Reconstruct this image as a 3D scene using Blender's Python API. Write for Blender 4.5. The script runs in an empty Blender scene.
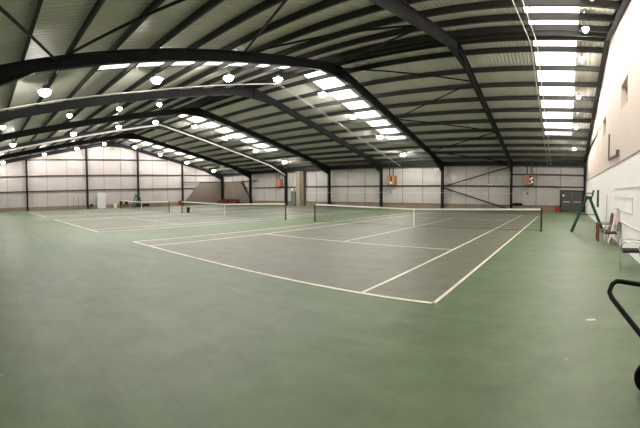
import bpy, bmesh, math, random
from mathutils import Vector, Matrix
random.seed(7)
C = bpy.context.scene.collection
PI = math.pi

# ------------------------------------------------------------------ materials
def mat(name, col, rough=.6, metal=0., var=0., vscale=3., bump=0., bscale=20., spec=.5, stretch=None):
    m = bpy.data.materials.new(name); m.use_nodes = True
    nt = m.node_tree; b = nt.nodes['Principled BSDF']
    b.inputs['Base Color'].default_value = (*col, 1)
    b.inputs['Roughness'].default_value = rough
    b.inputs['Metallic'].default_value = metal
    b.inputs['Specular IOR Level'].default_value = spec
    tc = nt.nodes.new('ShaderNodeTexCoord'); mp = nt.nodes.new('ShaderNodeMapping')
    if stretch: mp.inputs['Scale'].default_value = stretch
    nt.links.new(tc.outputs['Object'], mp.inputs['Vector'])
    n = nt.nodes.new('ShaderNodeTexNoise'); n.inputs['Scale'].default_value = vscale
    n.inputs['Detail'].default_value = 6; n.inputs['Roughness'].default_value = .6
    nt.links.new(mp.outputs['Vector'], n.inputs['Vector'])
    r = nt.nodes.new('ShaderNodeValToRGB')
    r.color_ramp.elements[0].position = .3; r.color_ramp.elements[1].position = .7
    r.color_ramp.elements[0].color = (*[max(0, c*(1-var)) for c in col], 1)
    r.color_ramp.elements[1].color = (*[min(1, c*(1+var)) for c in col], 1)
    nt.links.new(n.outputs['Fac'], r.inputs['Fac']); nt.links.new(r.outputs['Color'], b.inputs['Base Color'])
    if bump:
        n2 = nt.nodes.new('ShaderNodeTexNoise'); n2.inputs['Scale'].default_value = bscale
        nt.links.new(mp.outputs['Vector'], n2.inputs['Vector'])
        bp = nt.nodes.new('ShaderNodeBump'); bp.inputs['Strength'].default_value = bump; bp.inputs['Distance'].default_value = .02
        nt.links.new(n2.outputs['Fac'], bp.inputs['Height']); nt.links.new(bp.outputs['Normal'], b.inputs['Normal'])
    return m

def srgb(r, g, b):
    f = lambda c: ((c/255+.055)/1.055)**2.4 if c > 10 else c/255/12.92
    return (f(r), f(g), f(b))

def emis(name, col, s):
    m = bpy.data.materials.new(name); m.use_nodes = True; nt = m.node_tree
    b = nt.nodes['Principled BSDF']; b.inputs['Base Color'].default_value = (.8, .8, .8, 1)
    b.inputs['Emission Color'].default_value = (*col, 1); b.inputs['Emission Strength'].default_value = s
    return m

def floor_mat(name, colA, colB, rough, speck=True):
    m = mat(name, colA, rough, 0, .16, .35, .12, 60, .38)
    nt = m.node_tree; b = nt.nodes['Principled BSDF']
    src = b.inputs['Base Color'].links[0].from_socket
    tc = nt.nodes.new('ShaderNodeTexCoord')
    n = nt.nodes.new('ShaderNodeTexNoise'); n.inputs['Scale'].default_value = .22; n.inputs['Detail'].default_value = 8
    nt.links.new(tc.outputs['Object'], n.inputs['Vector'])
    r = nt.nodes.new('ShaderNodeValToRGB'); r.color_ramp.elements[0].position = .42; r.color_ramp.elements[1].position = .66
    nt.links.new(n.outputs['Fac'], r.inputs['Fac'])
    mx = nt.nodes.new('ShaderNodeMix'); mx.data_type = 'RGBA'
    nt.links.new(r.outputs['Color'], mx.inputs['Factor']); nt.links.new(src, mx.inputs['A']); mx.inputs['B'].default_value = (*colB, 1)
    n3 = nt.nodes.new('ShaderNodeTexNoise'); n3.inputs['Scale'].default_value = 2.2; n3.inputs['Detail'].default_value = 10; n3.inputs['Roughness'].default_value = .7
    nt.links.new(tc.outputs['Object'], n3.inputs['Vector'])
    mr = nt.nodes.new('ShaderNodeMapRange'); mr.inputs['From Min'].default_value = .3; mr.inputs['From Max'].default_value = .7
    mr.inputs['To Min'].default_value = .80; mr.inputs['To Max'].default_value = 1.20
    nt.links.new(n3.outputs['Fac'], mr.inputs['Value'])
    mu = nt.nodes.new('ShaderNodeMix'); mu.data_type = 'RGBA'; mu.blend_type = 'MULTIPLY'; mu.inputs['Factor'].default_value = 1
    nt.links.new(mx.outputs['Result'], mu.inputs['A']); nt.links.new(mr.outputs['Result'], mu.inputs['B'])
    out = mu.outputs['Result']
    # pale dragged scuffs in the paint
    mp = nt.nodes.new('ShaderNodeMapping'); mp.inputs['Rotation'].default_value = (0, 0, .6); mp.inputs['Scale'].default_value = (.35, 2.4, 1)
    nt.links.new(tc.outputs['Object'], mp.inputs['Vector'])
    n4 = nt.nodes.new('ShaderNodeTexNoise'); n4.inputs['Scale'].default_value = .9; n4.inputs['Detail'].default_value = 9; n4.inputs['Roughness'].default_value = .65
    nt.links.new(mp.outputs['Vector'], n4.inputs['Vector'])
    r4 = nt.nodes.new('ShaderNodeMapRange'); r4.inputs['From Min'].default_value = .5; r4.inputs['From Max'].default_value = .8; r4.inputs['To Max'].default_value = .55
    nt.links.new(n4.outputs['Fac'], r4.inputs['Value'])
    m4 = nt.nodes.new('ShaderNodeMix'); m4.data_type = 'RGBA'
    nt.links.new(r4.outputs['Result'], m4.inputs['Factor']); nt.links.new(out, m4.inputs['A']); m4.inputs['B'].default_value = (colB[0]*1.45, colB[1]*1.4, colB[2]*1.5, 1)
    out = m4.outputs['Result']
    if speck:     # dusty specks and scuffs of their own on the paint
        v = nt.nodes.new('ShaderNodeTexVoronoi'); v.inputs['Scale'].default_value = 1.6
        nt.links.new(tc.outputs['Object'], v.inputs['Vector'])
        lt = nt.nodes.new('ShaderNodeMath'); lt.operation = 'LESS_THAN'; lt.inputs[1].default_value = .022
        nt.links.new(v.outputs['Distance'], lt.inputs[0])
        m2 = nt.nodes.new('ShaderNodeMix'); m2.data_type = 'RGBA'
        nt.links.new(lt.outputs[0], m2.inputs['Factor']); nt.links.new(out, m2.inputs['A']); m2.inputs['B'].default_value = (.35, .36, .30, 1)
        out = m2.outputs['Result']
    nt.links.new(out, b.inputs['Base Color'])
    return m

def block_mat(name, col):     # painted blockwork: shallow mortar courses
    m = mat(name, col, .75, 0, .04, 1.5)
    nt = m.node_tree; b = nt.nodes['Principled BSDF']
    tc = nt.nodes.new('ShaderNodeTexCoord'); sp = nt.nodes.new('ShaderNodeSeparateXYZ'); cb = nt.nodes.new('ShaderNodeCombineXYZ')
    nt.links.new(tc.outputs['Object'], sp.inputs[0]); nt.links.new(sp.outputs['Y'], cb.inputs['X']); nt.links.new(sp.outputs['Z'], cb.inputs['Y'])
    br = nt.nodes.new('ShaderNodeTexBrick'); br.inputs['Scale'].default_value = 1.; br.inputs['Brick Width'].default_value = .45
    br.inputs['Row Height'].default_value = .225; br.inputs['Mortar Size'].default_value = .006
    nt.links.new(cb.outputs[0], br.inputs['Vector'])
    bp = nt.nodes.new('ShaderNodeBump'); bp.inputs['Strength'].default_value = .25; bp.inputs['Distance'].default_value = .004; bp.invert = True
    nt.links.new(br.outputs['Fac'], bp.inputs['Height']); nt.links.new(bp.outputs['Normal'], b.inputs['Normal'])
    return m

M = {}
M['floor'] = floor_mat('green_floor_paint', (.106, .158, .080), (.134, .181, .106), .5)
M['court'] = floor_mat('grey_green_court_paint', (.150, .160, .118), (.172, .180, .138), .5)
M['line'] = mat('white_line_paint', (.80, .77, .65), .5, 0, .18, 1.2)
M['sheet'] = mat('roof_sheet', (.57, .57, .50), .5, 0, .06, .8)
M['steel'] = mat('dark_painted_steel', (.010, .0115, .012), .6, 0, .15, 2, spec=.25)
M['purlin'] = mat('grey_purlin_steel', (.038, .038, .035), .6, 0, .15, 2, spec=.25)
M['rail'] = mat('grey_wall_rail', (.035, .036, .036), .5, 0, .1, 2)
M['clad'] = mat('off_white_cladding', (.44, .42, .39), .55, 0, .06, .7)
M['cladg'] = mat('gable_cladding', (.40, .36, .345), .55, 0, .05, .7)
M['joint'] = mat('cladding_joint', (.20, .19, .18), .6)
M['plinth'] = mat('tan_plinth', (.20, .15, .105), .8, 0, .15, 1.5)
M['cream'] = mat('cream_render', (.68, .58, .51), .8, 0, .035, .8, .05, 40)
M['block'] = block_mat('white_painted_blockwork', (.93, .91, .885))
M['trimgrey'] = mat('grey_trim', (.30, .27, .25), .7, 0, .1, 2)
M['ledge'] = mat('white_ledge_paint', (.66, .63, .61), .7)
M['bracket'] = mat('brown_grey_steel', (.11, .085, .075), .6, 0, .1, 4)
M['reveal'] = mat('window_infill', (.36, .30, .28), .7, 0, .05, 2)
M['door'] = mat('grey_door_paint', (.060, .063, .058), .5, 0, .08, 2)
M['doorwhite'] = mat('off_white_door', (.54, .53, .53), .6, 0, .03, 3)
M['metal'] = mat('brushed_metal', (.55, .54, .52), .3, .9, .05, 8)
M['chrome'] = mat('chrome_tube', (.70, .68, .66), .22, .9, .03, 8)
M['lightpipe'] = mat('pale_galvanised_pipe', (.62, .60, .57), .4, .3, .06, 4)
M['white'] = mat('white_paint', (.78, .76, .72), .6, 0, .03, 3)
M['cream_plastic'] = mat('cream_plastic', (.72, .62, .47), .5, 0, .03, 3)
M['black'] = mat('black_plastic', (.008, .008, .009), .7, 0, .15, 5, spec=.2)
M['blacktube'] = mat('black_tube', (.004, .004, .0045), .6, 0, .1, 5, spec=.15)
M['rubber'] = mat('tyre_rubber', (.008, .008, .008), .8, 0, .15, 9, spec=.15)
M['netcord'] = mat('net_cord', (.015, .017, .016), .8)
M['band'] = mat('white_net_band', (.88, .85, .80), .7, 0, .04, 4)
M['greenpost'] = mat('green_post_paint', (.005, .014, .010), .6)
M['green'] = mat('green_metal_paint', (.006, .055, .026), .4, 0, .12, 4)
M['orange'] = mat('orange_heater_paint', (.36, .165, .075), .5, 0, .08, 3)
M['red'] = mat('red_paint', (.40, .014, .018), .4, 0, .08, 4)
M['binred'] = mat('dull_red_plastic', (.20, .012, .014), .6, 0, .1, 4)
M['darkred'] = mat('dark_red_vinyl', (.075, .006, .009), .5, 0, .15, 4)
M['tan'] = mat('tan_board', (.135, .11, .085), .85, 0, .08, 1)
M['pillar'] = mat('tan_boxing', (.24, .21, .165), .8, 0, .12, 1.2)
M['bluegrey'] = mat('blue_grey_cabinet', (.10, .12, .125), .5, 0, .08, 3)
M['wood'] = mat('brown_wood', (.155, .062, .032), .55, 0, .25, 3, stretch=(12, 12, 1.5))
M['towel'] = mat('pale_pink_cloth', (.80, .66, .62), .9, 0, .04, 6, .3, 60)
M['housing'] = mat('lamp_housing', (.14, .14, .135), .4, .2, .05, 6)
M['paper'] = mat('white_paper', (.75, .73, .68), .8, 0, .04, 9)
M['ledgreen'] = mat('green_lens', (.04, .35, .16), .4)
M['lens'] = emis('lamp_lens', (1., .945, .89), 140.)
M['lens_small'] = emis('small_lamp_lens', (1., .93, .86), 235.)
M['lens_dim'] = emis('lamp_lens_dim', (1., .92, .84), 40.)

sky = bpy.data.materials.new('translucent_rooflight'); sky.use_nodes = True
nt = sky.node_tree; nt.nodes.clear()
o_ = nt.nodes.new('ShaderNodeOutputMaterial'); t_ = nt.nodes.new('ShaderNodeBsdfTranslucent'); d_ = nt.nodes.new('ShaderNodeBsdfDiffuse'); a_ = nt.nodes.new('ShaderNodeMixShader')
w_ = nt.nodes.new('ShaderNodeTexNoise'); w_.inputs['Scale'].default_value = 1.2
cr = nt.nodes.new('ShaderNodeValToRGB'); cr.color_ramp.elements[0].color = (.86, .84, .80, 1); cr.color_ramp.elements[1].color = (.95, .94, .92, 1)
nt.links.new(w_.outputs['Fac'], cr.inputs['Fac']); nt.links.new(cr.outputs['Color'], t_.inputs['Color'])
d_.inputs['Color'].default_value = (.8, .79, .75, 1); a_.inputs['Fac'].default_value = .2
nt.links.new(t_.outputs[0], a_.inputs[1]); nt.links.new(d_.outputs[0], a_.inputs[2]); nt.links.new(a_.outputs[0], o_.inputs['Surface'])
M['sky'] = sky

# ------------------------------------------------------------------ mesh helpers
class MB:
    """collects shapes; build() links them as ONE mesh object"""
    def __init__(s): s.bm = bmesh.new(); s.mi = 0
    def face(s, vs):
        try:
            f = s.bm.faces.new(vs); f.material_index = s.mi; return f
        except ValueError: return None
    def hexa(s, p):     # 8 points: bottom loop then top loop
        v = [s.bm.verts.new(q) for q in p]
        for q in ((3,2,1,0),(4,5,6,7),(0,1,5,4),(1,2,6,5),(2,3,7,6),(3,0,4,7)): s.face([v[i] for i in q])
        return s
    def box(s, x0, x1, y0, y1, z0, z1):
        return s.hexa([(x0,y0,z0),(x1,y0,z0),(x1,y1,z0),(x0,y1,z0),(x0,y0,z1),(x1,y0,z1),(x1,y1,z1),(x0,y1,z1)])
    def rbox(s, x0, x1, y0, y1, z0, z1, r=.01):
        b = bmesh.new(); bmesh.ops.create_cube(b, size=1)
        for v in b.verts: v.co = (x0+(v.co.x+.5)*(x1-x0), y0+(v.co.y+.5)*(y1-y0), z0+(v.co.z+.5)*(z1-z0))
        bmesh.ops.bevel(b, geom=b.edges[:], offset=r, segments=2, affect='EDGES', profile=.5)
        s.merge(b); return s
    def merge(s, b):
        mp = {v: s.bm.verts.new(v.co) for v in b.verts}
        for f in b.faces: s.face([mp[v] for v in f.verts])
        b.free()
    def bar(s, a, b, w, h, up=(0,0,1)):     # rectangular bar from a to b
        a = Vector(a); b = Vector(b); d = (b-a).normalized(); u = Vector(up)
        r = d.cross(u)
        if r.length < 1e-4: r = d.cross(Vector((0,1,0)))
        r.normalize(); u = r.cross(d).normalized(); r *= w/2; u *= h/2
        return s.hexa([a-r-u, a+r-u, b+r-u, b-r-u, a-r+u, a+r+u, b+r+u, b-r+u])
    def ibeam(s, a, b, w, h, up=(0,0,1), t=.02, tf=.028):
        a = Vector(a); b = Vector(b); d = (b-a).normalized(); r = d.cross(Vector(up)).normalized(); u = r.cross(d).normalized()
        s.bar(a, b, t, h, up)
        for k in (-1, 1): s.bar(a+u*k*(h/2-tf/2), b+u*k*(h/2-tf/2), w, tf, up)
        return s
    def tube(s, pts, r, n=8, closed=False, caps=True):
        pts = [Vector(p) for p in pts]; N = len(pts); rings = []; prev = None
        for i, p in enumerate(pts):
            if closed: d = pts[(i+1) % N]-pts[i-1]
            else: d = pts[min(i+1, N-1)]-pts[max(i-1, 0)]
            d.normalize()
            if prev is None: a = d.cross(Vector((0,0,1)) if abs(d.z) < .9 else Vector((1,0,0))).normalized()
            else:
                a = prev-d*prev.dot(d); a.normalize()
            prev = a; b = d.cross(a)
            rr = r[i] if isinstance(r, (list, tuple)) else r
            rings.append([s.bm.verts.new(p+(a*math.cos(2*PI*k/n)+b*math.sin(2*PI*k/n))*rr) for k in range(n)])
        for i in range(N if closed else N-1):
            A, B = rings[i], rings[(i+1) % N]
            for k in range(n): s.face([A[k], A[(k+1) % n], B[(k+1) % n], B[k]])
        if caps and not closed: s.face(rings[0][::-1]); s.face(rings[-1])
        return s
    def lathe(s, prof, c=(0,0,0), n=20, axis='z'):      # prof: (radius, height)
        rings = []
        for r, h in prof:
            ring = []
            for k in range(n):
                x, y = r*math.cos(2*PI*k/n), r*math.sin(2*PI*k/n)
                q = (x, y, h) if axis == 'z' else ((h, x, y) if axis == 'x' else (x, h, y))
                ring.append(s.bm.verts.new((q[0]+c[0], q[1]+c[1], q[2]+c[2])))
            rings.append(ring)
        for A, B in zip(rings, rings[1:]):
            for k in range(n): s.face([A[k], A[(k+1) % n], B[(k+1) % n], B[k]])
        s.face(rings[0][::-1]); s.face(rings[-1])
        return s
    def prism(s, poly, axis, a, b):     # polygon extruded along axis
        def P(q, t): return {'x': (t, q[0], q[1]), 'y': (q[0], t, q[1]), 'z': (q[0], q[1], t)}[axis]
        A = [s.bm.verts.new(P(q, a)) for q in poly]; B = [s.bm.verts.new(P(q, b)) for q in poly]
        s.face(A[::-1]); s.face(B); n = len(poly)
        for k in range(n): s.face([A[k], A[(k+1) % n], B[(k+1) % n], B[k]])
        return s
    def build(s, name, m, parent=None, smooth=False):
        bmesh.ops.recalc_face_normals(s.bm, faces=s.bm.faces[:])
        me = bpy.data.meshes.new(name); s.bm.to_mesh(me); s.bm.free()
        for q in (m if isinstance(m, (list, tuple)) else [m]): me.materials.append(q)
        if smooth:
            me.polygons.foreach_set('use_smooth', [True]*len(me.polygons))
            me.set_sharp_from_angle(angle=math.radians(40))
        o = bpy.data.objects.new(name, me); C.objects.link(o)
        if parent: o.parent = parent
        return o

def tag(o, label, cat=None, group=None, kind=None):
    o['label'] = label
    if cat: o['category'] = cat
    if group: o['group'] = group
    if kind: o['kind'] = kind
    return o
def thing(name, label, cat, loc=(0,0,0), rz=0, group=None, kind=None):
    o = bpy.data.objects.new(name, None); C.objects.link(o); o.empty_display_size = .2
    o.location = loc; o.rotation_euler = (0, 0, rz); return tag(o, label, cat, group, kind)
def dup(root, loc, rz=None, label=None, cat=None, group=None):
    r = root.copy(); C.objects.link(r); r.location = loc
    if rz is not None: r.rotation_euler = (0, 0, rz)
    if label: r['label'] = label
    if group: r['group'] = group
    for ch in list(root.children):
        c = ch.copy(); C.objects.link(c); c.parent = r
        for g in list(ch.children):
            d = g.copy(); C.objects.link(d); d.parent = c
    return r
ORD = ['first','second','third','fourth','fifth','sixth','seventh','eighth','ninth','tenth','eleventh','twelfth']

# ------------------------------------------------------------------ building numbers (metres; camera stands at x=0, y=0)
YF, YN, YR, ZR = 36.68, -1.75, 17.67, 9.4       # far wall, near wall, ridge line, ridge height (sheet)
SF, SN = .231, .172                             # slopes of the far and near roof
XL, XR = -48.0, 2.0                             # gable wall, block wall
BAY = 7.11
FX = [1.80-BAY*i for i in range(8)]             # portal frames
FX[0] = 1.84; FX[7] = -47.72
def zr(y): return ZR-(SF*(y-YR) if y > YR else SN*(YR-y))
CX, CY, SP = -7.51, 17.43, 15.2                 # first court's net centre, spacing of the courts

# ------------------------------------------------------------------ floor and courts
tag(MB().box(XL-.3, XR+.3, YN-.3, YF+.3, -.2, 0).build('floor', M['floor']), 'green painted hall floor around the courts', 'floor', kind='structure')
cl = ['grey-green painted tennis court nearest the camera and the right wall', 'middle of the three grey-green painted tennis courts', 'farthest painted tennis court, next to the pale gable wall']
for i in range(3):
    cx = CX-SP*i
    c = tag(MB().box(cx-5.485, cx+5.485, CY-11.885, CY+11.885, .0005, .004).build('tennis_court', M['court']), cl[i], 'tennis court', kind='structure')
    m = MB(); z0, z1 = .004, .007
    def ln(x0, x1, y0, y1): m.box(cx+x0, cx+x1, CY+y0, CY+y1, z0, z1)
    for s in (-1, 1):
        ln(s*5.46-.035, s*5.46+.035, -11.885, 11.885); ln(s*4.09-.035, s*4.09+.035, -11.83, 11.83)
        ln(-5.485, 5.485, s*11.84-.045, s*11.84+.045); ln(-4.06, 4.06, s*6.38-.03, s*6.38+.03)
    ln(-.03, .03, -6.35, 6.35)
    m.build('line_markings', M['line'], c)

# ------------------------------------------------------------------ roof sheets and rooflights
SKY = [(-1.75, .45), (-15.5, -13.75), (-31.1, -29.25), (-45.75, -44.0)]
YS0, YS1 = 4.9, 30.2
pitch = .2
def sheet_strip(m, x0, x1, y0, y1, off=.0, rib=.03):
    """trapezoidal sheeting between x0..x1 over y0..y1 (one slope)"""
    n = max(1, round((x1-x0)/pitch)); p = (x1-x0)/n; xs = []
    for k in range(n):
        b = x0+k*p
        xs += [(b, 0), (b+p*.5, 0), (b+p*.62, rib), (b+p*.88, rib)]
    xs.append((x1, 0))
    prev = None
    for x, dz in xs:
        a = m.bm.verts.new((x, y0, zr(y0)+dz+off)); b = m.bm.verts.new((x, y1, zr(y1)+dz+off))
        if prev: m.face([prev[0], a, b, prev[1]])
        prev = (a, b)
m = MB(); edges = [XL-.2]
for a, b in sorted(SKY): edges += [a, b]
edges.append(XR+.3)
for i in range(len(edges)-1):
    x0, x1 = edges[i], edges[i+1]; issky = i % 2 == 1
    for ya, yb in (((YN-.2, YS0), (YS1, YF+.2)) if issky else ((YN-.2, YR), (YR, YF+.2))):
        sheet_strip(m, x0, x1, ya, yb)
    if issky:
        sheet_strip(m, x0, x1, YR-.25, YR); sheet_strip(m, x0, x1, YR, YR+.25)
m.mi = 0
m.box(XL-.2, XR+.3, YR-.3, YR+.3, ZR+.05, ZR+.08)
ceil = tag(m.build('ceiling', M['sheet']), 'olive-grey ribbed metal roof sheeting on both slopes', 'ceiling', kind='structure')
skl = ['nearest the right wall', 'over the gap between the first and middle court', 'over the gap between the middle and last court', 'over the left gable end']
k = 0
for i, (a, b) in enumerate(SKY):
    for far in (1, 0):
        k += 1; m = MB()
        y0, y1 = (YR+.25, YS1) if far else (YS0, YR-.25)
        sheet_strip(m, a, b, y0, y1, off=.002)
        w = tag(m.build('window_%d' % k, M['sky']), 'white glowing strip rooflight %s, %s roof slope' % (skl[i], 'far' if far else 'near'), 'rooflight', kind='structure')
        f = MB()
        for x in (a+.02, b-.02, a+.28):
            f.bar((x, y0, zr(y0)-.05), (x, y1, zr(y1)-.05), .035, .03)
        for yy in (y0, y1): f.bar((a, yy, zr(yy)-.04), (b, yy, zr(yy)-.04), .05, .03)
        f.build('safety_rail', M['purlin'], w)

# purlins
pos = [.22, 1.12, 2.78, 4.44, 6.1, 7.77, 9.45, 11.15, 12.85, 14.5, 16.1, 17.7]
for far in (1, 0):
    for j, d in enumerate(pos):
        y = YR+d if far else YR-d
        m = MB(); z = zr(y); t = .085
        m.box(XL+.02, XR-.02, y-.012, y+.012, z-.295, z-.01)
        m.box(XL+.02, XR-.02, y-.012, y+t, z-.03, z-.008); m.box(XL+.02, XR-.02, y-t, y+.012, z-.295, z-.273)
        tag(m.build('roof_purlin', M['purlin']), '%s purlin from the ridge, running along the %s roof slope' % (ORD[j], 'far' if far else 'near'), 'purlin', 'roof purlins', 'structure')

# ------------------------------------------------------------------ portal frames
def frame(x, label, dep=.45, wid=.2, top=.30, haunch=True):
    t = thing('portal_frame', label, 'steel frame', (x, 0, 0), 0, 'portal frames', 'structure')
    yc_f, yc_n = YF-.52, YN+.45
    zf = lambda y: zr(y)-top-dep/2
    ridge = (0, YR, ZR-top-dep/2)
    for far in (1, 0):
        yc = yc_f if far else yc_n
        s = SF if far else SN
        m = MB(); m.ibeam((0, yc, 0), (0, yc, zr(yc)-top), wid, .42, (0, 1, 0)); m.box(-.17, .17, yc-.28, yc+.28, 0, .03)
        m.build('column', M['steel'], t)
        m = MB(); m.ibeam((0, yc, zf(yc)), ridge, wid, dep)
        m.build('rafter', M['steel'], t)
        # eave haunch: tapered web with bottom flange
        if not haunch: continue
        yi = yc-.2 if far else yc+.2; L = 3.0; yo = yi-L if far else yi+L
        b0, b1 = zf(yi)-dep/2, zf(yo)-dep/2
        m = MB(); m.prism([(yi, b0+.05), (yi, b0-.55), (yo, b1), (yo, b1+.05)], 'x', -.012, .012)
        m.bar((0, yi, b0-.55), (0, yo, b1), wid, .026); m.build('eave_haunch', M['steel'], t)
    if not haunch: return t
    # apex haunch and stiffener
    m = MB(); yA, yB = YR-1.5, YR+1.5
    m.prism([(yA, zf(yA)-dep/2), (YR, ZR-top-dep-.28), (yB, zf(yB)-dep/2), (YR, ZR-top-dep+.1)], 'x', -.012, .012)
    m.bar((0, yA, zf(yA)-dep/2), (0, YR, ZR-top-dep-.28), wid, .026); m.bar((0, YR, ZR-top-dep-.28), (0, yB, zf(yB)-dep/2), wid, .026)
    m.box(-wid/2, wid/2, YR-.02, YR+.02, ZR-top-dep-.28, ZR-top); m.build('apex_haunch', M['steel'], t)
    return t
fl = ['dark steel portal frame against the right block wall', 'dark steel portal frame nearest the camera, over the near court',
      'second dark steel portal frame from the right wall block, its long near rafter crossing the upper left']
fl = ['dark steel portal frame flat against the right block wall'] + ['dark steel portal frame, %s bay line from the right block wall' % ORD[i] for i in range(6)] + ['dark steel portal frame flat against the left gable wall']
frames = [frame(x, fl[i], .30 if i == 0 else .45, .2, .05 if i == 0 else .30, i > 0) for i, x in enumerate(FX)]

# roof bracing between frames 2 and 3
XA, XB = FX[1], FX[2]
zig = [(XA, -1.0), (XB, 2.7), (XA, 6.9), (XB, 10.6), (XA, 13.7), (XB, 17.4)], [(XB, 17.9), (XA, 21.1), (XB, 25.2), (XA, 28.4), (XB, 32.6), (XA, 36.0)]
for s, zz in zip(('near', 'far'), zig):
    for j in range(5):
        (x0, y0), (x1, y1) = zz[j], zz[j+1]
        m = MB(); m.tube([(x0, y0, zr(y0)-.44), (x1, y1, zr(y1)-.44)], .045, 8)
        q = ORD[j] if s == 'far' else ORD[4-j]
        tag(m.build('roof_brace', M['steel']), 'dark diagonal roof brace, %s from the ridge on the %s slope' % (q, s), 'brace', 'roof braces', 'structure')

# ------------------------------------------------------------------ walls
def ribbed_wall(m, axis, c, a, b, z0f, z1f, dirn, p=.3, d=.02, joints=()):
    """vertical-ribbed cladding from a..b at plane c; ribs towards dirn"""
    n = round((b-a)/p); q = (b-a)/n; prof = []
    for k in range(n):
        u = a+k*q; prof += [(u, 0), (u+q*.7, 0), (u+q*.78, d), (u+q*.92, d)]
    prof.append((b, 0)); prev = None
    for u, h in prof:
        P = (lambda z: (u, c+dirn*h, z)) if axis == 'x' else (lambda z: (c+dirn*h, u, z))
        lo = m.bm.verts.new(P(z0f(u))); hi = m.bm.verts.new(P(z1f(u)))
        if prev: m.face([prev[0], lo, hi, prev[1]])
        prev = (lo, hi)
# far long wall: ribbed skin, solid backing, joint strips as a second material
m = MB(); ribbed_wall(m, 'x', YF, XL, XR, lambda u: .4, lambda u: zr(YF)+.02, -1)
m.box(XL-.2, XR+.2, YF+.02, YF+.2, -.05, zr(YF)+.1)
m.mi = 1
for i in range(7):
    for f in (1/3, 2/3):
        x = FX[i]-BAY*f; m.box(x-.03, x+.03, YF-.035, YF+.01, .5, zr(YF)-.3)
tag(m.build('wall_back', [M['clad'], M['joint']]), 'long far wall of off-white ribbed cladding', 'wall', kind='structure')
# left gable wall
GC = [5.98, 14.05, 21.5, 28.75]
m = MB(); ribbed_wall(m, 'y', XL, YN, YR, lambda u: .4, lambda u: zr(u)+.02, 1); ribbed_wall(m, 'y', XL, YR, YF, lambda u: .4, lambda u: zr(u)+.02, 1)
m.prism([(YN-.2, -.05), (YF+.2, -.05), (YF+.2, zr(YF)), (YR, ZR), (YN-.2, zr(YN))], 'x', XL-.2, XL-.02)
m.mi = 1
gl = [YN+.2]+GC+[YF-.2]
for a, b in zip(gl, gl[1:]):
    for f in (1/3, 2/3):
        y = a+(b-a)*f; m.box(XL-.01, XL+.035, y-.03, y+.03, .5, zr(y)-.1)
tag(m.build('wall_left', [M['cladg'], M['joint']]), 'pale pinkish gable end wall of ribbed cladding', 'wall', kind='structure')
# near wall behind the camera
tag(MB().box(XL-.2, XR+.3, YN-.2, YN, -.05, zr(YN)+.1).build('wall_front', M['clad']), 'near side wall behind the viewer', 'wall', kind='structure')

# right wall with window holes
def wall_cells(m, x0, x1, ybr, zbr, holes, ztop):
    for ya, yb in zip(ybr, ybr[1:]):
        zs = zbr+[None]
        for za, zb in zip(zs, zs[1:]):
            ym = (ya+yb)/2
            if zb is not None and any(h[0]-1e-3 <= ya and yb <= h[1]+1e-3 and h[2]-1e-3 <= za and zb <= h[3]+1e-3 for h in holes): continue
            ta, tb = (zb, zb) if zb is not None else (ztop(ya), ztop(yb))
            m.hexa([(x0, ya, za), (x1, ya, za), (x1, yb, za), (x0, yb, za), (x0, ya, ta), (x1, ya, ta), (x1, yb, tb), (x0, yb, tb)])
W1 = (12.35, 13.86, 4.92, 5.83); W2 = (19.05, 20.6, 4.92, 5.83); W3 = (21.8, 23.4, 1.0, 2.05)
m = MB(); wall_cells(m, XR, XR+.34, [YN-.2, W1[0], W1[1], YR, W2[0], W2[1], YF+.2], [3.02, 4.92, 5.83], [W1, W2], lambda y: zr(y)+.02)
m.mi = 1; wall_cells(m, XR-.02, XR+.34, [YN-.2, W3[0], W3[1], YF+.2], [-.05, W3[2], W3[3]], [W3], lambda y: 3.0)
tag(m.build('wall_right', [M['cream'], M['block']]), 'bright right wall, cream render above white painted blockwork', 'wall', kind='structure')
tag(MB().box(XR-.045, XR+.01, YN, YF, 2.985, 3.025).build('trim_1', M['trimgrey']), 'thin grey line between cream render and white blockwork', 'trim', kind='structure')
for i, (W, l) in enumerate(((W1, 'larger recessed square opening high in the cream render'), (W2, 'smaller recessed opening high in the cream render, farther along'), (W3, 'dark recessed slot in the white blockwork beyond the chairs'))):
    f = MB(); y0, y1, z0, z1 = W
    d0 = .22 if i < 2 else -.015
    for a in ((y0, y0+.05, z0, z1), (y1-.05, y1, z0, z1), (y0, y1, z0, z0+.05), (y0, y1, z1-.05, z1)): f.box(XR+d0, XR+d0+.05, *a)
    w = tag(MB().box(XR+(.27 if i < 2 else .02), XR+.33, y0-.02, y1+.02, z0-.02, z1+.02).build('window_%d' % (9+i), M['reveal'] if i < 2 else M['purlin']), l, 'window', kind='structure')
    f.build('window_frame', M['trimgrey'] if i < 2 else M['steel'], w)

# plinths
tag(MB().box(XL, -.5, YF-.26, YF, 0, .5).build('baseboard_back', M['plinth']), 'tan brown low plinth along the far wall', 'plinth', kind='structure')
tag(MB().box(XL, XL+.26, YN, YF-.26, 0, .5).build('baseboard_left', M['plinth']), 'tan brown low plinth along the gable wall', 'plinth', kind='structure')
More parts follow.
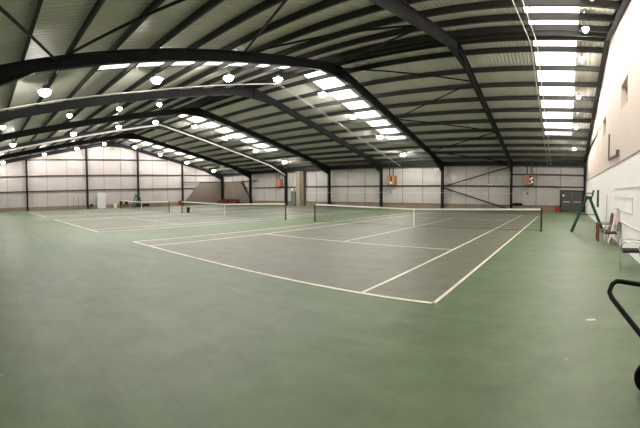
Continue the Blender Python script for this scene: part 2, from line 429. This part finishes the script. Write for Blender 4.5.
# wall rails (girts)
def girt(axis, c, a, b, z, label, h=.13):
    m = MB()
    if axis == 'x': m.box(a, b, c-.14, c-.12, z-h/2, z+h/2); m.box(a, b, c-.14, c-.02, z-h/2, z-h/2+.02); m.box(a, b, c-.14, c-.02, z+h/2-.02, z+h/2)
    else: m.box(c+.12, c+.14, a, b, z-h/2, z+h/2); m.box(c+.02, c+.14, a, b, z-h/2, z-h/2+.02); m.box(c+.02, c+.14, a, b, z+h/2-.02, z+h/2)
    tag(m.build('wall_rail', M['rail']), label, 'rail', 'wall rails', 'structure')
girt('x', YF, XL+.1, XR-.05, 2.42, 'dark rail along the far wall at mid height')
girt('x', YF, FX[1], XR-.05, 3.6, 'dark upper rail on the far wall bay above the double doors')
girt('x', YF, XL+.1, XR-.05, .53, 'thin dark rail on top of the far wall plinth', .05)
m = MB(); m.box(XL+.1, XR-.05, YF-.5, YF-.3, 4.42, 4.86); tag(m.build('eave_beam', M['steel']), 'dark eaves beam along the top of the far wall', 'beam', kind='structure')
for z, l in ((2.52, 'lowest'), (4.5, 'middle'), (6.6, 'highest')):
    inset = 0 if z < 5.4 else 1
    y1 = YF-.1 if z < 5 else YR+(ZR-.8-z)/SF
    y0 = YN+.1 if z < 5.8 else YR-(ZR-.8-z)/SN
    girt('y', XL, y0, y1, z, '%s dark rail across the left gable wall' % l)
for j, y in enumerate(GC):
    m = MB(); m.ibeam((XL+.3, y, 0), (XL+.3, y, zr(y)-.3), .22, .26, (1, 0, 0)); m.box(XL+.12, XL+.48, y-.16, y+.16, 0, .03)
    tag(m.build('gable_post', M['steel']), 'dark steel post on the gable wall, %s from the left' % ORD[j], 'post', 'gable posts', 'structure')
# K-brace on the far wall
Yb = YF-.36
for a, b, l in (((XB+.1, 2.35), (XA-.1, 4.35), 'rising'), ((XB+.1, 2.2), (XA-.1, .1), 'falling')):
    m = MB(); m.tube([(a[0], Yb, a[1]), (b[0], Yb, b[1])], .055, 8)
    tag(m.build('wall_brace', M['steel']), '%s dark diagonal brace on the far wall behind the near net' % l, 'brace', 'wall braces', 'structure')

# ------------------------------------------------------------------ doors
d = thing('door_1', 'dark grey double doors in the far right corner', 'door', (.64, YF, 0), kind='structure')
m = MB(); m.box(-1.12, -1.04, -.30, 0, 0, 2.1); m.box(1.04, 1.12, -.30, 0, 0, 2.1); m.box(-1.12, 1.12, -.30, 0, 2.03, 2.11); m.build('door_frame', M['steel'], d)
m = MB(); m.box(-1.12, 1.12, -.1, 0, 2.11, 2.38); m.build('transom_panel', M['clad'], d)
for s in (-1, 1):
    m = MB(); x0, x1 = (-1.03, -.01) if s < 0 else (.01, 1.03); m.rbox(x0, x1, -.24, -.18, .01, 2.02, .006)
    lf = m.build('door_leaf', M['door'], d)
    m = MB(); xm = (x0+x1)/2; m.rbox(xm-.34, xm+.34, -.30, -.27, .93, 1.01, .008); m.box(xm-.32, xm-.28, -.28, -.24, .95, .99); m.box(xm+.28, xm+.32, -.28, -.24, .95, .99)
    m.build('push_bar', M['metal'], lf)
    if s < 0: MB().box(x0+.12, x0+.28, -.245, -.239, 1.5, 1.68).build('door_sign', M['white'], lf)
d = thing('door_2', 'white single door in the left gable wall', 'door', (XL, 16.02, 0), kind='structure')
m = MB(); m.box(0, .32, -.60, -.54, 0, 2.06); m.box(0, .32, .54, .60, 0, 2.06); m.box(0, .32, -.6, .6, 2.0, 2.08); m.build('door_frame', M['doorwhite'], d)
lf = MB().rbox(.27, .31, -.53, .53, .01, 1.99, .006).build('door_leaf', M['doorwhite'], d)
m = MB(); m.rbox(.31, .36, -.04, .04, .98, 1.14, .008); m.build('door_handle', M['metal'], lf)

# ------------------------------------------------------------------ right wall fittings
tr = [(10.8, 14.85, 1.70, .02, 'white ledge on the blockwork, upper of the short pair'), (10.85, 14.8, 1.24, .02, 'white ledge on the blockwork, lower of the short pair'),
      (5, 14.9, 2.03, .02, 'long white ledge high on the blockwork above the chairs'), (5, 13.1, .84, .02, 'low white ledge on the blockwork behind the chairs')]
for i, (a, b, z, dp, l) in enumerate(tr):
    m = MB(); m.box(XR-.02-dp, XR-.01, a, b, z-.02, z+.02); tag(m.build('trim_%d' % (i+2), M['ledge']), l, 'ledge', kind='structure')
tag(MB().box(XR-.045, XR-.01, 17.55, 17.6, .45, 1.75).build('trim_6', M['ledge']), 'thin vertical conduit on the white blockwork beyond the wooden chair', 'trim', kind='structure')
tag(MB().box(XR-.035, XR-.01, 10.78, 10.83, 1.22, 1.72).build('trim_7', M['ledge']), 'short vertical strip closing the ends of the ledge pair', 'trim', kind='structure')
b = thing('wall_bracket', 'dark L-shaped steel bracket on the cream render above the blockwork line', 'bracket', (XR, 17.2, 3.42))
MB().box(-.06, .0, -.08, .1, -.05, 1.16).build('upright_bar', M['bracket'], b)
MB().hexa([(-.07, -3.05, -.13), (0, -3.05, -.13), (0, -.1, -.05), (-.07, -.1, -.05), (-.07, -3.05, -.04), (0, -3.05, -.04), (0, -.1, .05), (-.07, -.1, .05)]).build('horizontal_bar', M['bracket'], b)
MB().rbox(-.12, 0, -3.25, -3.05, -.16, .08, .01).build('end_box', M['bracket'], b)

# ------------------------------------------------------------------ far wall fittings
def heater(x, label, style):
    t = thing('unit_heater', label, 'heater', (x, YF-.0, 2.5), group='unit heaters on the far wall')
    m = MB(); m.rbox(-.42, .42, -.85, -.16, .02, 1.02, .02); m.build('casing', M['orange'], t)
    m = MB(); m.box(-.36, .36, -.8, -.16, -.04, .0); m.bar((-.3, -.7, -.02), (-.3, -.17, -.06), .04, .04); m.bar((.3, -.7, -.02), (.3, -.17, -.06), .04, .04); m.box(-.3, .3, -.17, -.035, .06, .9); m.build('bracket', M['rail'], t)
    for px in (-.25, .22):
        m = MB(); m.tube([(px, -.64, 1.0), (px, -.64, 2.38)], .06, 10); m.build('flue_pipe', M['rail'], t)
    if style:
        x0, x1 = (.02, .40) if style == 1 else (-.02, .14)
        g = MB().rbox(x0, x1, -.875, -.845, .1, .94, .006).build('air_grille', M['black'], t)
        m = MB()
        if style == 1:
            m.rbox(x0+.02, x0+.2, -.895, -.87, .5, .72, .01); m.rbox(x0+.14, x1-.02, -.895, -.87, .62, .84, .01); m.rbox(x0+.14, x1-.02, -.895, -.87, .24, .46, .01); m.rbox(x0+.02, x0+.12, -.895, -.87, .14, .28, .01)
        else: m.rbox(x0+.01, x1-.01, -.895, -.87, .12, .36, .01)
        m.build('vent_plate', M['white'], g)
    return t
heater(-3.5, 'orange wall heater with black and white front, near the double doors', 1)
heater(-18.2, 'orange wall heater with a narrow black slot, behind the near net', 2)
heater(-35.0, 'plain orange wall heater farthest along the far wall', 0)
for x, z, l in ((-3.75, 1.72, 'small grey thermostat box under the heater near the doors'), (-18.6, 1.72, 'small grey thermostat box under the heater behind the near net')):
    t = thing('thermostat', l, 'thermostat', (x, YF-.03, z), group='thermostats')
    MB().rbox(-.09, .09, -.06, 0, -.09, .09, .008).build('case', M['rail'], t); MB().tube([(.05, -.012, .09), (.05, -.012, .5)], .01, 6).build('conduit', M['trimgrey'], t)
for x, l in ((-7.55, 'behind the near net, right of the diagonal braces'), (-23.9, 'on the far wall left of the near net')):
    t = thing('emergency_light', 'small emergency light with green lens ' + l, 'light fitting', (x, YF-.022, 2.487), group='emergency lights')
    MB().rbox(-.2, .2, -.08, 0, 0, .1, .01).build('case', M['white'], t); MB().box(-.12, .12, -.09, -.08, .02, .08).build('lens', M['ledgreen'], t)
    t = thing('floodlight', 'small grey floodlight under the eaves beam ' + l, 'light fitting', (x+.25, YF-.3, 4.3), group='small floodlights')
    MB().rbox(-.15, .15, -.14, .0, -.1, .1, .012).build('case', M['trimgrey'], t); MB().box(-.03, .03, -.06, -.02, .09, .13).build('mount', M['rail'], t)
m = MB(); m.tube([(-30.4, YF-.86, 1.72), (-5.0, YF-.86, 1.70)], .009, 6)
tag(m.build('rope', M['white']), 'thin pale rope strung along the far wall', 'rope')
# two extinguishers
for x, l in ((-.92, 'red fire extinguisher by the double doors, left of the two'), (-.64, 'red fire extinguisher by the double doors, right of the two')):
    t = thing('fire_extinguisher', l, 'fire extinguisher', (x, YF-.42, 0), group='fire extinguishers')
    MB().lathe([(.09, 0), (.1, .02), (.1, .42), (.085, .49), (.035, .53)], n=16).build('cylinder', M['red'], t, True)
    MB().lathe([(.03, .53), (.03, .57), (.02, .6)], n=10).box(-.02, .1, -.015, .015, .59, .62).build('valve', M['black'], t)
    MB().tube([(.03, 0, .58), (.13, 0, .54), (.12, 0, .2)], .012, 6).build('hose', M['black'], t)
t = thing('bag', 'long black bag on the plinth behind the near net', 'bag', (-4.75, YF-.13, .555))
MB().tube([(-.5, 0, .1), (-.46, 0, .1), (.46, 0, .1), (.5, 0, .1)], [.05, .1, .1, .05], 12).build('body', M['black'], t, True)
MB().tube([(-.2, 0, .19), (-.15, 0, .24), (.15, 0, .24), (.2, 0, .19)], .012, 6).build('handle', M['rubber'], t)
# boxed pillar, cabinet and switch box beside it
t = thing('boxed_pillar', 'tan boxed pillar on the far wall between the two nearer nets', 'pillar', (-31.25, YF-.27, 0), kind='structure')
MB().box(-.6, .05, -.4, -.0, 0, 4.42).build('front_board', M['pillar'], t); MB().box(.05, .6, -.3, -.0, 0, 4.42).build('side_board', M['tan'], t)
t = thing('cabinet', 'blue-grey metal cabinet on the floor against the far wall beside the tan pillar', 'cabinet', (-32.3, YF-.3, 0))
MB().rbox(-.36, .36, -.45, 0, .04, 1.85, .012).build('body', M['bluegrey'], t); MB().rbox(-.33, .33, -.47, -.45, .08, 1.8, .006).build('door', M['bluegrey'], t); MB().box(-.3, .3, -.4, -.05, 0, .04).build('base', M['black'], t)
t = thing('switch_box', 'small pale switch box on the far wall above the blue-grey cabinet', 'switch box', (-32.75, YF-.16, 1.98))
MB().rbox(-.2, .2, -.18, 0, 0, .32, .012).build('case', M['cream_plastic'], t); MB().tube([(0, -.06, .32), (0, -.06, 2.3)], .022, 8).build('conduit', M['trimgrey'], t)

# tan screens in the far left corner
t = thing('backdrop_screen', 'tan canvas screen with a sloping end on the gable wall by the corner', 'screen', (XL+.27, 0, 0), group='tan corner screens')
MB().prism([(29.2, .02), (35.9, .02), (35.9, 3.42), (31.9, 3.42), (29.2, .65)], 'x', 0, .04).build('panel', M['tan'], t)
MB().box(.04, .10, 28.98, 35.9, 3.4, 3.52).build('top_rail', M['steel'], t)
t = thing('backdrop_screen', 'tan canvas screen with a dark sloping edge on the far wall by the corner', 'screen', (0, YF-.265, 0), group='tan corner screens')
MB().prism([(XL+.6, .02), (-41.1, .02), (-41.1, .75), (-43.1, 3.36), (XL+.6, 3.36)], 'y', -.04, 0).build('panel', M['tan'], t)
MB().box(-47.4, -39.6, -.04, .02, 3.37, 3.49).build('top_rail', M['steel'], t)
MB().bar((-43.1, -.10, 3.4), (-41.0, -.10, .7), .10, .10).build('edge_brace', M['steel'], t)
def red_bench(x, label):
    t = thing('bench', label, 'bench', (x, 35.0, 0), group='dark red benches')
    MB().rbox(-.9, .9, -.35, .35, .12, .42, .04).build('seat', M['darkred'], t)
    MB().rbox(-.9, .9, .2, .42, .40, .82, .05).build('backrest', M['darkred'], t)
    for s in (-1, 1):
        MB().rbox(s*.98-.09, s*.98+.09, -.38, .42, .1, .6, .04).build('armrest', M['darkred'], t)
        for q in (-.28, .3): MB().box(s*.95-.03, s*.95+.03, q-.03, q+.03, 0, .12).build('leg', M['black'], t)
red_bench(-45.7, 'dark red padded bench nearer the corner, in front of the tan screens')
red_bench(-43.5, 'dark red padded bench farther from the corner, in front of the tan screens')

# ------------------------------------------------------------------ tennis nets
def net_mesh(m):
    """cord mesh of an actual net"""
    L = 6.38; zt = lambda x: .93+(1.06-.93)*abs(x)/L-.03
    n = 140
    for k in range(n+1):
        x = -L+2*L*k/n; m.box(x-.0025, x+.0025, -.0025, .0025, .05, zt(x))
    for j in range(11):
        f = j/10
        for s in (-1, 1):
            a, b = (0, 0, .05+(zt(0)-.05)*f), (s*L, 0, .05+(zt(L)-.05)*f)
            m.bar(a, b, .005, .005)
def tennis_net(i, label):
    t = thing('tennis_net', label, 'tennis net', (CX-SP*i, CY, 0), group='tennis nets')
    L = 6.40
    for s in (-1, 1):
        p = MB().lathe([(.045, 0), (.045, 1.07), (.03, 1.09)], (s*L, 0, 0), 14).build('post', M['greenpost'], t, True)
        MB().lathe([(.09, 0), (.09, .012), (.05, .02)], (s*L, 0, 0), 14).build('ground_plate', M['black'], p)
    m = MB(); net_mesh(m); m.build('netting', M['netcord'], t)
    m = MB()
    for s in (-1, 1): m.bar((0, 0, .905), (s*L, 0, 1.035), .016, .075)
    m.build('headband', M['band'], t)
    MB().box(-.03, .03, -.012, .012, .01, .95).build('centre_strap', M['band'], t)
    MB().tube([(-L, 0, .05), (L, 0, .05)], .008, 6).build('bottom_cord', M['netcord'], t)
    return t
n0 = tennis_net(0, 'tennis net on the near court, closest to the camera')
dup(n0, (CX-SP, CY, 0), label='tennis net on the middle court, left of the near net')
dup(n0, (CX-2*SP, CY, 0), label='farthest tennis net, in front of the pale gable wall')

t = thing('bin', 'small black bin beside the left post of the middle net', 'bin', (-28.7, 17.85, 0))
MB().lathe([(.13, 0), (.16, .5), (.15, .5), (.12, .03)], n=18).build('body', M['black'], t, True); MB().tube([(.16*math.cos(a), .16*math.sin(a), .5) for a in [2*PI*k/18 for k in range(18)]], .012, 6, True).build('rim', M['rubber'], t)

# ------------------------------------------------------------------ hanging lamps
def lamp(label, lens='lens', group='high hanging lamps', drop=.62):
    t = thing('hanging_lamp', label, 'lamp', (0, 0, 0), 0, group)
    MB().tube([(0, 0, .24), (0, 0, drop-.02)], .009, 6).build('drop_rod', M['purlin'], t)
    MB().lathe([(.04, .26), (.075, .24), (.09, .19), (.14, .14), (.24, .075), (.31, .015), (.30, .015), (.14, .11)], n=20).build('housing', M['housing'], t, True)
    MB().lathe([(.225, .05), (.24, -.03), (.205, -.105), (.135, -.165), (.03, -.195)], n=20).build('lens', M[lens], t, True)
    return t
YL = [2.8, 8.0, 12.2, 15.9, 20.2, 24.0, 28.3, 33.0]
YL0 = [2.5, 7.0, 11.2, 15.0, 18.8, 22.7, 27.2, 31.6]
rows = [(.68, 'beside the right block wall', YL0, .83, .83), (-15.4, 'between near and middle court', YL, .66, .42), (-31.0, 'between middle and far court', YL, .62, .42), (-45.6, 'along the gable wall', YL, .66, .70)]
protos = {}
for X, l, ys, dn, df in rows:
    for j, y in enumerate(ys):
        dr = dn if y < YR else df
        lab = '%s hanging lamp from the near side in the row %s' % (ORD[j], l)
        if dr not in protos: protos[dr] = o = lamp(lab, 'lens_small' if X > 0 else 'lens', drop=dr)
        else: o = dup(protos[dr], (0, 0, 0), label=lab)
        o.location = (X, y, zr(y)-dr*(.7 if X > 0 else 1)); o.scale = (.5, .5, .7) if X > 0 else (1, 1, 1)
proto2 = None
for j, y in enumerate((1.35, 5.2, 8.3, 11.0)):
    lab = 'smaller dim hanging lamp over the middle court, %s from the near side' % ORD[j]
    if proto2 is None: proto2 = lamp(lab, 'lens_dim', 'dim lamps over the middle court', .8); o = proto2
    else: o = dup(proto2, (0, 0, 0), label=lab)
    o.scale = (.6, .6, .8); o.location = (-20.9, y, zr(y)-.8)

# long conduits hung below the roof, plus a pale tube for a lit flange
def conduit(x, r, drops, label, pair=.0, mm='lightpipe'):
    t = thing('conduit', label, 'pipe', (x, 0, 0), group='roof conduits', kind='structure')
    for q in ((-pair/2, pair/2) if pair else (0,)):
        m = MB(); m.tube([(q, y, zr(y)-dd) for y, dd in drops], r, 8); m.build('pipe', M[mm], t)
    return t
conduit(-1.62, .022, [(YN+.3, .55), (YR, .55), (YF-.6, .6)], 'pair of thin pale pipes under the roof near the right wall', .3)
conduit(-17.2, .019, [(YN+.3, .66), (8., .76), (YR, .52), (YF-.6, .6)], 'pair of thin pale pipes under the roof between near and middle court', .16)
conduit(FX[5]+.2, .085, [(YN+.6, .78), (YR, .62), (YF-3.4, .72), (YF-.9, 1.2)], 'thick pale tube along the sixth steel frame, standing for its lamp-lit flange', 0)  # added tube imitating lamp light on the rafter's bottom flange

# ------------------------------------------------------------------ umpire chairs
def umpire_chair(label, loc, rz):
    t = thing('umpire_chair', label, 'umpire chair', loc, rz, 'umpire chairs')
    for s in (-1, 1):
        m = MB()
        for q in (-.24, .24): m.bar((s*.76, q*1.25, .0), (s*.06, q, 1.66), .09, .11)
        for f in (.2, .42, .64, .85): m.bar((s*(.76-.70*f), -.3+.06*f, 1.66*f), (s*(.76-.70*f), .3-.06*f, 1.66*f), .035, .035)
        m.build('leg_frame', M['green'], t)
    for q in (-.27, .27): MB().bar((-.41, q, .82), (.41, q, .82), .022, .022).build('tie_bar', M['green'], t)
    MB().rbox(-.17, .19, -.27, .27, 1.54, 1.70, .02).build('seat', M['green'], t)
    for q in (-.25, .25):
        MB().tube([(.2, q, 1.68), (.26, q, 1.98)], .025, 8).build('back_post', M['green'], t)
        MB().tube([(-.14, q, 1.68), (-.15, q, 1.84), (.2, q, 1.84)], .02, 8).build('armrest', M['green'], t)
    return t
u = umpire_chair('green A-frame umpire chair at the right end of the near net', (1.07, 17.6, 0), 0)
dup(u, (XL+1.9, 20.6, 0), PI/2+.3, 'green A-frame umpire chair by the left gable wall')

# ------------------------------------------------------------------ chairs along the right wall (front towards -X)
t = thing('wooden_armchair', 'brown wooden armchair against the white blockwork, farthest of the three chairs', 'chair', (1.545, 14.5, 0), 0)
m = MB()
for k in range(5): m.rbox(-.27, .2, -.26+.106*k, -.26+.106*k+.092, .38, .41, .006)
m.box(-.27, -.23, -.27, .27, .30, .38); m.box(.16, .2, -.27, .27, .30, .38); m.build('seat', M['wood'], t)
m = MB()
for k in range(5): m.bar((.2, -.21+.105*k, .43), (.31, -.21+.105*k, 1.0), .08, .02, (1, 0, 0))
m.bar((.31, -.3, 1.03), (.31, .3, 1.03), .035, .09); m.bar((.205, -.28, .46), (.205, .28, .46), .03, .06); m.build('backrest', M['wood'], t)
for s in (-1, 1):
    MB().rbox(-.33, .27, s*.31-.04, s*.31+.04, .64, .67, .01).build('armrest', M['wood'], t)
    MB().box(-.30, -.22, s*.3-.035, s*.3+.035, 0, .64).build('leg', M['wood'], t)
    m = MB(); m.bar((.24, s*.3, 0), (.22, s*.3, .45), .055, .055, (1, 0, 0)); m.bar((.22, s*.3, .45), (.31, s*.3, 1.0), .055, .05, (1, 0, 0)); m.build('leg', M['wood'], t)
def metal_chair(label, loc, rz=0, h=.86):
    t = thing('metal_armchair', label, 'chair', loc, rz, 'chrome armchairs by the right wall')
    for s in (-1, 1):
        y = s*.28
        MB().tube([(-.26, y, 0), (-.245, y, .3), (-.23, y, .62), (-.19, y, .68), (-.1, y, .70), (.26, y, .66), (.29, y, .6), (.27, y, .44)], .0125, 8).build('arm_tube', M['chrome'], t, True)
        MB().tube([(.30, y*.9, 0), (.22, y*.9, .42), (.30, y*.9, h)], .0125, 8).build('leg', M['chrome'], t, True)
    MB().tube([(-.235, -.28, .42), (-.235, .28, .42)], .011, 8).build('cross_tube', M['chrome'], t); MB().tube([(.22, -.26, .42), (.22, .26, .42)], .011, 8).build('cross_tube', M['chrome'], t)
    MB().rbox(-.25, .2, -.26, .26, .425, .475, .02).build('seat', M['black'], t)
    m = MB(); b = bmesh.new(); bmesh.ops.create_cube(b, size=1)
    for v in b.verts: v.co = (v.co.x*.035, v.co.y*.5, v.co.z*.34)
    bmesh.ops.bevel(b, geom=b.edges[:], offset=.012, segments=2, affect='EDGES')
    bmesh.ops.rotate(b, verts=b.verts[:], matrix=Matrix.Rotation(.18, 3, 'Y')); bmesh.ops.translate(b, verts=b.verts[:], vec=(.27, 0, h-.17))
    m.merge(b); m.build('backrest', M['black'], t)
    return t
metal_chair('chrome armchair beside the leaning pale board, between the other two chairs', (1.63, 13.05, 0), -.06, .84)
metal_chair('chrome armchair with black seat, nearest chair at the right edge', (1.62, 8.9, 0), -.12, .80)
t = thing('board', 'tall pale pinkish board leaning on the blockwork between wooden and chrome chairs', 'board', (1.60, 13.62, 0))
MB().hexa([(0, -.16, 0), (.035, -.16, 0), (.035, .16, 0), (0, .16, 0), (.325, -.16, 1.27), (.36, -.16, 1.25), (.36, .16, 1.25), (.325, .16, 1.27)]).build('panel', M['towel'], t)
MB().bar((.335, -.17, 1.27), (.335, .17, 1.27), .05, .02).build('edge_strip', M['wood'], t)

# ------------------------------------------------------------------ trolley at the right edge
t = thing('trolley', 'black tubular trolley handle and wheel cut off by the right edge', 'trolley', (0, 0, 0))
g = [(.93, 3.04, 1.005), (.50, 3.165, 1.055), (.455, 3.165, 1.058), (.415, 3.14, 1.04), (.385, 3.09, .985), (.40, 3.04, .95), (.56, 2.70, .79), (.92, 1.95, .42)]
MB().tube(g, .021, 10).build('handle', M['blacktube'], t, True)
MB().tube([(.93, 3.04, 1.005), (1.2, 2.95, .97), (1.32, 2.85, .93), (1.34, 2.6, .8), (1.36, 1.95, .42)], .021, 10).build('handle', M['blacktube'], t, True)
MB().box(.86, 1.42, 1.7, 3.05, .36, .42).build('deck', M['black'], t)
for x, y in ((.80, 3.26), (1.40, 3.26), (.9, 1.8), (1.4, 1.8)):
    w = MB().lathe([(.1, -.022), (.135, -.026), (.15, -.014), (.15, .014), (.135, .026), (.1, .022)], (x, y, .15), 24, 'y' if y > 3 else 'x').build('wheel', M['rubber'], t, True)
    MB().lathe([(.03, -.03), (.09, -.018), (.09, .018), (.03, .03)], (x, y, .15), 16, 'y' if y > 3 else 'x').build('hub', M['metal'], w)
    MB().bar((x, y-.05, .15) if y > 3 else (x+.05, y, .15), (x+.06, min(y, 3.0), .38), .03, .03).build('fork', M['blacktube'], t)

# scraps of paper on the floor
for x, y, s, l in ((.40, 5.27, .07, 'white paper scrap on the green floor left of the trolley handle'), (.05, 4.0, .022, 'tiny white scrap on the green floor at lower right')):
    m = MB(); m.hexa([(x-s, y-s*.4, .0005), (x+s, y-s*.5, .0005), (x+s*.9, y+s*.45, .0005), (x-s*.9, y+s*.4, .0005), (x-s, y-s*.4, .004), (x+s, y-s*.5, .009), (x+s*.9, y+s*.45, .004), (x-s*.9, y+s*.4, .006)])
    tag(m.build('paper_scrap', M['paper']), l, 'paper')

# ------------------------------------------------------------------ things along the left gable wall
G = XL+.7
t = thing('crate', 'small black box on a stand left of the white gable door', 'box', (G, 14.45, 0))
MB().rbox(-.2, .2, -.2, .2, .33, .62, .02).build('box', M['black'], t)
for a in (-.16, .16):
    for b in (-.16, .16): MB().box(a-.015, a+.015, b-.015, b+.015, 0, .34).build('leg', M['rail'], t)
t = thing('bin', 'cream bin right of the white gable door', 'bin', (G, 17.85, 0))
MB().lathe([(.2, 0), (.24, .58), (.225, .58), (.19, .03)], n=18).build('body', M['cream_plastic'], t, True); MB().tube([(.24*math.cos(a), .24*math.sin(a), .585) for a in [2*PI*k/18 for k in range(18)]], .014, 6, True).build('rim', M['cream_plastic'], t)
def dark_chair(label, y, rz):
    t = thing('black_chair', label, 'chair', (G+.1, y, 0), rz, 'black chairs by the gable wall')
    MB().rbox(-.22, .22, -.22, .22, .42, .47, .015).build('seat', M['black'], t)
    MB().rbox(-.25, -.2, -.22, .22, .47, .92, .02).build('backrest', M['black'], t)
    for a in (-.2, .2):
        for b in (-.2, .2): MB().bar((a*1.05, b*1.05, 0), (a, b, .44), .03, .03).build('leg', M['black'], t)
    return t
c0 = dark_chair('black chair by the gable wall, left of two, beside the cream bin', 18.75, .1)
dup(c0, (G+.1, 19.5, 0), -.1, 'black chair by the gable wall, right of two, beside the dark bench')
t = thing('bench', 'long dark low bench against the gable wall by the green umpire chair', 'bench', (G-.05, 22.0, 0))
MB().rbox(-.2, .2, -.95, .95, .40, .46, .012).build('seat', M['black'], t)
MB().rbox(-.24, -.2, -.95, .95, .1, .40, .01).build('back_panel', M['black'], t)
for s in (-.85, 0, .85): MB().box(-.18, .18, s-.03, s+.03, 0, .4).build('leg', M['black'], t)
for y, l in ((12.0, 'left of the three slim posts left of the black box'), (12.65, 'middle of the three slim posts left of the black box'), (13.3, 'right of the three slim posts left of the black box'), (15.1, 'just left of the white gable door'), (23.9, 'left of the three slim posts right of the bench'), (24.3, 'middle of the three slim posts right of the bench'), (24.7, 'right of the three slim posts right of the bench')):
    t = thing('slim_post', 'slim dark free-standing post, ' + l, 'post', (G, y, 0), group='slim posts by the gable wall')
    MB().lathe([(.022, .02), (.022, 1.68), (.012, 1.7)], n=10).build('pole', M['rail'], t); MB().lathe([(.16, 0), (.16, .02), (.05, .05)], n=16).build('base', M['black'], t)
t = thing('bin', 'red bin by the gable wall left of the tan screen', 'bin', (G, 28.0, 0))
MB().lathe([(.2, 0), (.24, .66), (.225, .66), (.19, .03)], n=18).build('body', M['binred'], t, True); MB().lathe([(.25, .66), (.25, .69), (.1, .74)], n=18).build('lid', M['binred'], t, True)

# ------------------------------------------------------------------ world, camera, look
w = bpy.data.worlds.new('overcast_sky'); bpy.context.scene.world = w; w.use_nodes = True
bg = w.node_tree.nodes['Background']; bg.inputs['Color'].default_value = (1, .965, .93, 1); bg.inputs['Strength'].default_value = 2.6

f, vh, H, yaw, pit, rol = 371.95, 205.6, 1.809, .6597, -.0377, -.0053
def c2w(x, y, z):
    c, s = math.cos(rol), math.sin(rol); x, z = c*x-s*z, s*x+c*z
    c, s = math.cos(pit), math.sin(pit); y, z = c*y-s*z, s*y+c*z
    c, s = math.cos(yaw), math.sin(yaw); return Vector((c*x-s*y, s*x+c*y, z))
r_, f_, u_ = c2w(1, 0, 0), c2w(0, 1, 0), c2w(0, 0, 1)
cam = bpy.data.cameras.new('camera'); co = bpy.data.objects.new('camera', cam); C.objects.link(co)
co.matrix_world = Matrix(((r_.x, u_.x, -f_.x, 0), (r_.y, u_.y, -f_.y, 0), (r_.z, u_.z, -f_.z, H), (0, 0, 0, 1)))
cam.type = 'PANO'; cam.panorama_type = 'CENTRAL_CYLINDRICAL'       # the photograph is a phone panorama
cam.central_cylindrical_range_u_min = -320/f; cam.central_cylindrical_range_u_max = 320/f
cam.central_cylindrical_range_v_min = -(428-vh)/f; cam.central_cylindrical_range_v_max = vh/f
cam.central_cylindrical_radius = 1
cam.clip_end = 300
sc = bpy.context.scene; sc.camera = co
sc.view_settings.view_transform = 'Standard'; sc.view_settings.look = 'None'; sc.view_settings.gamma = 1
sc.view_settings.use_curve_mapping = False; sc.view_settings.exposure = 1.3
sc.cycles.use_denoising = True
sc.cycles.max_bounces = 8; sc.cycles.diffuse_bounces = 5; sc.cycles.sample_clamp_indirect = 6
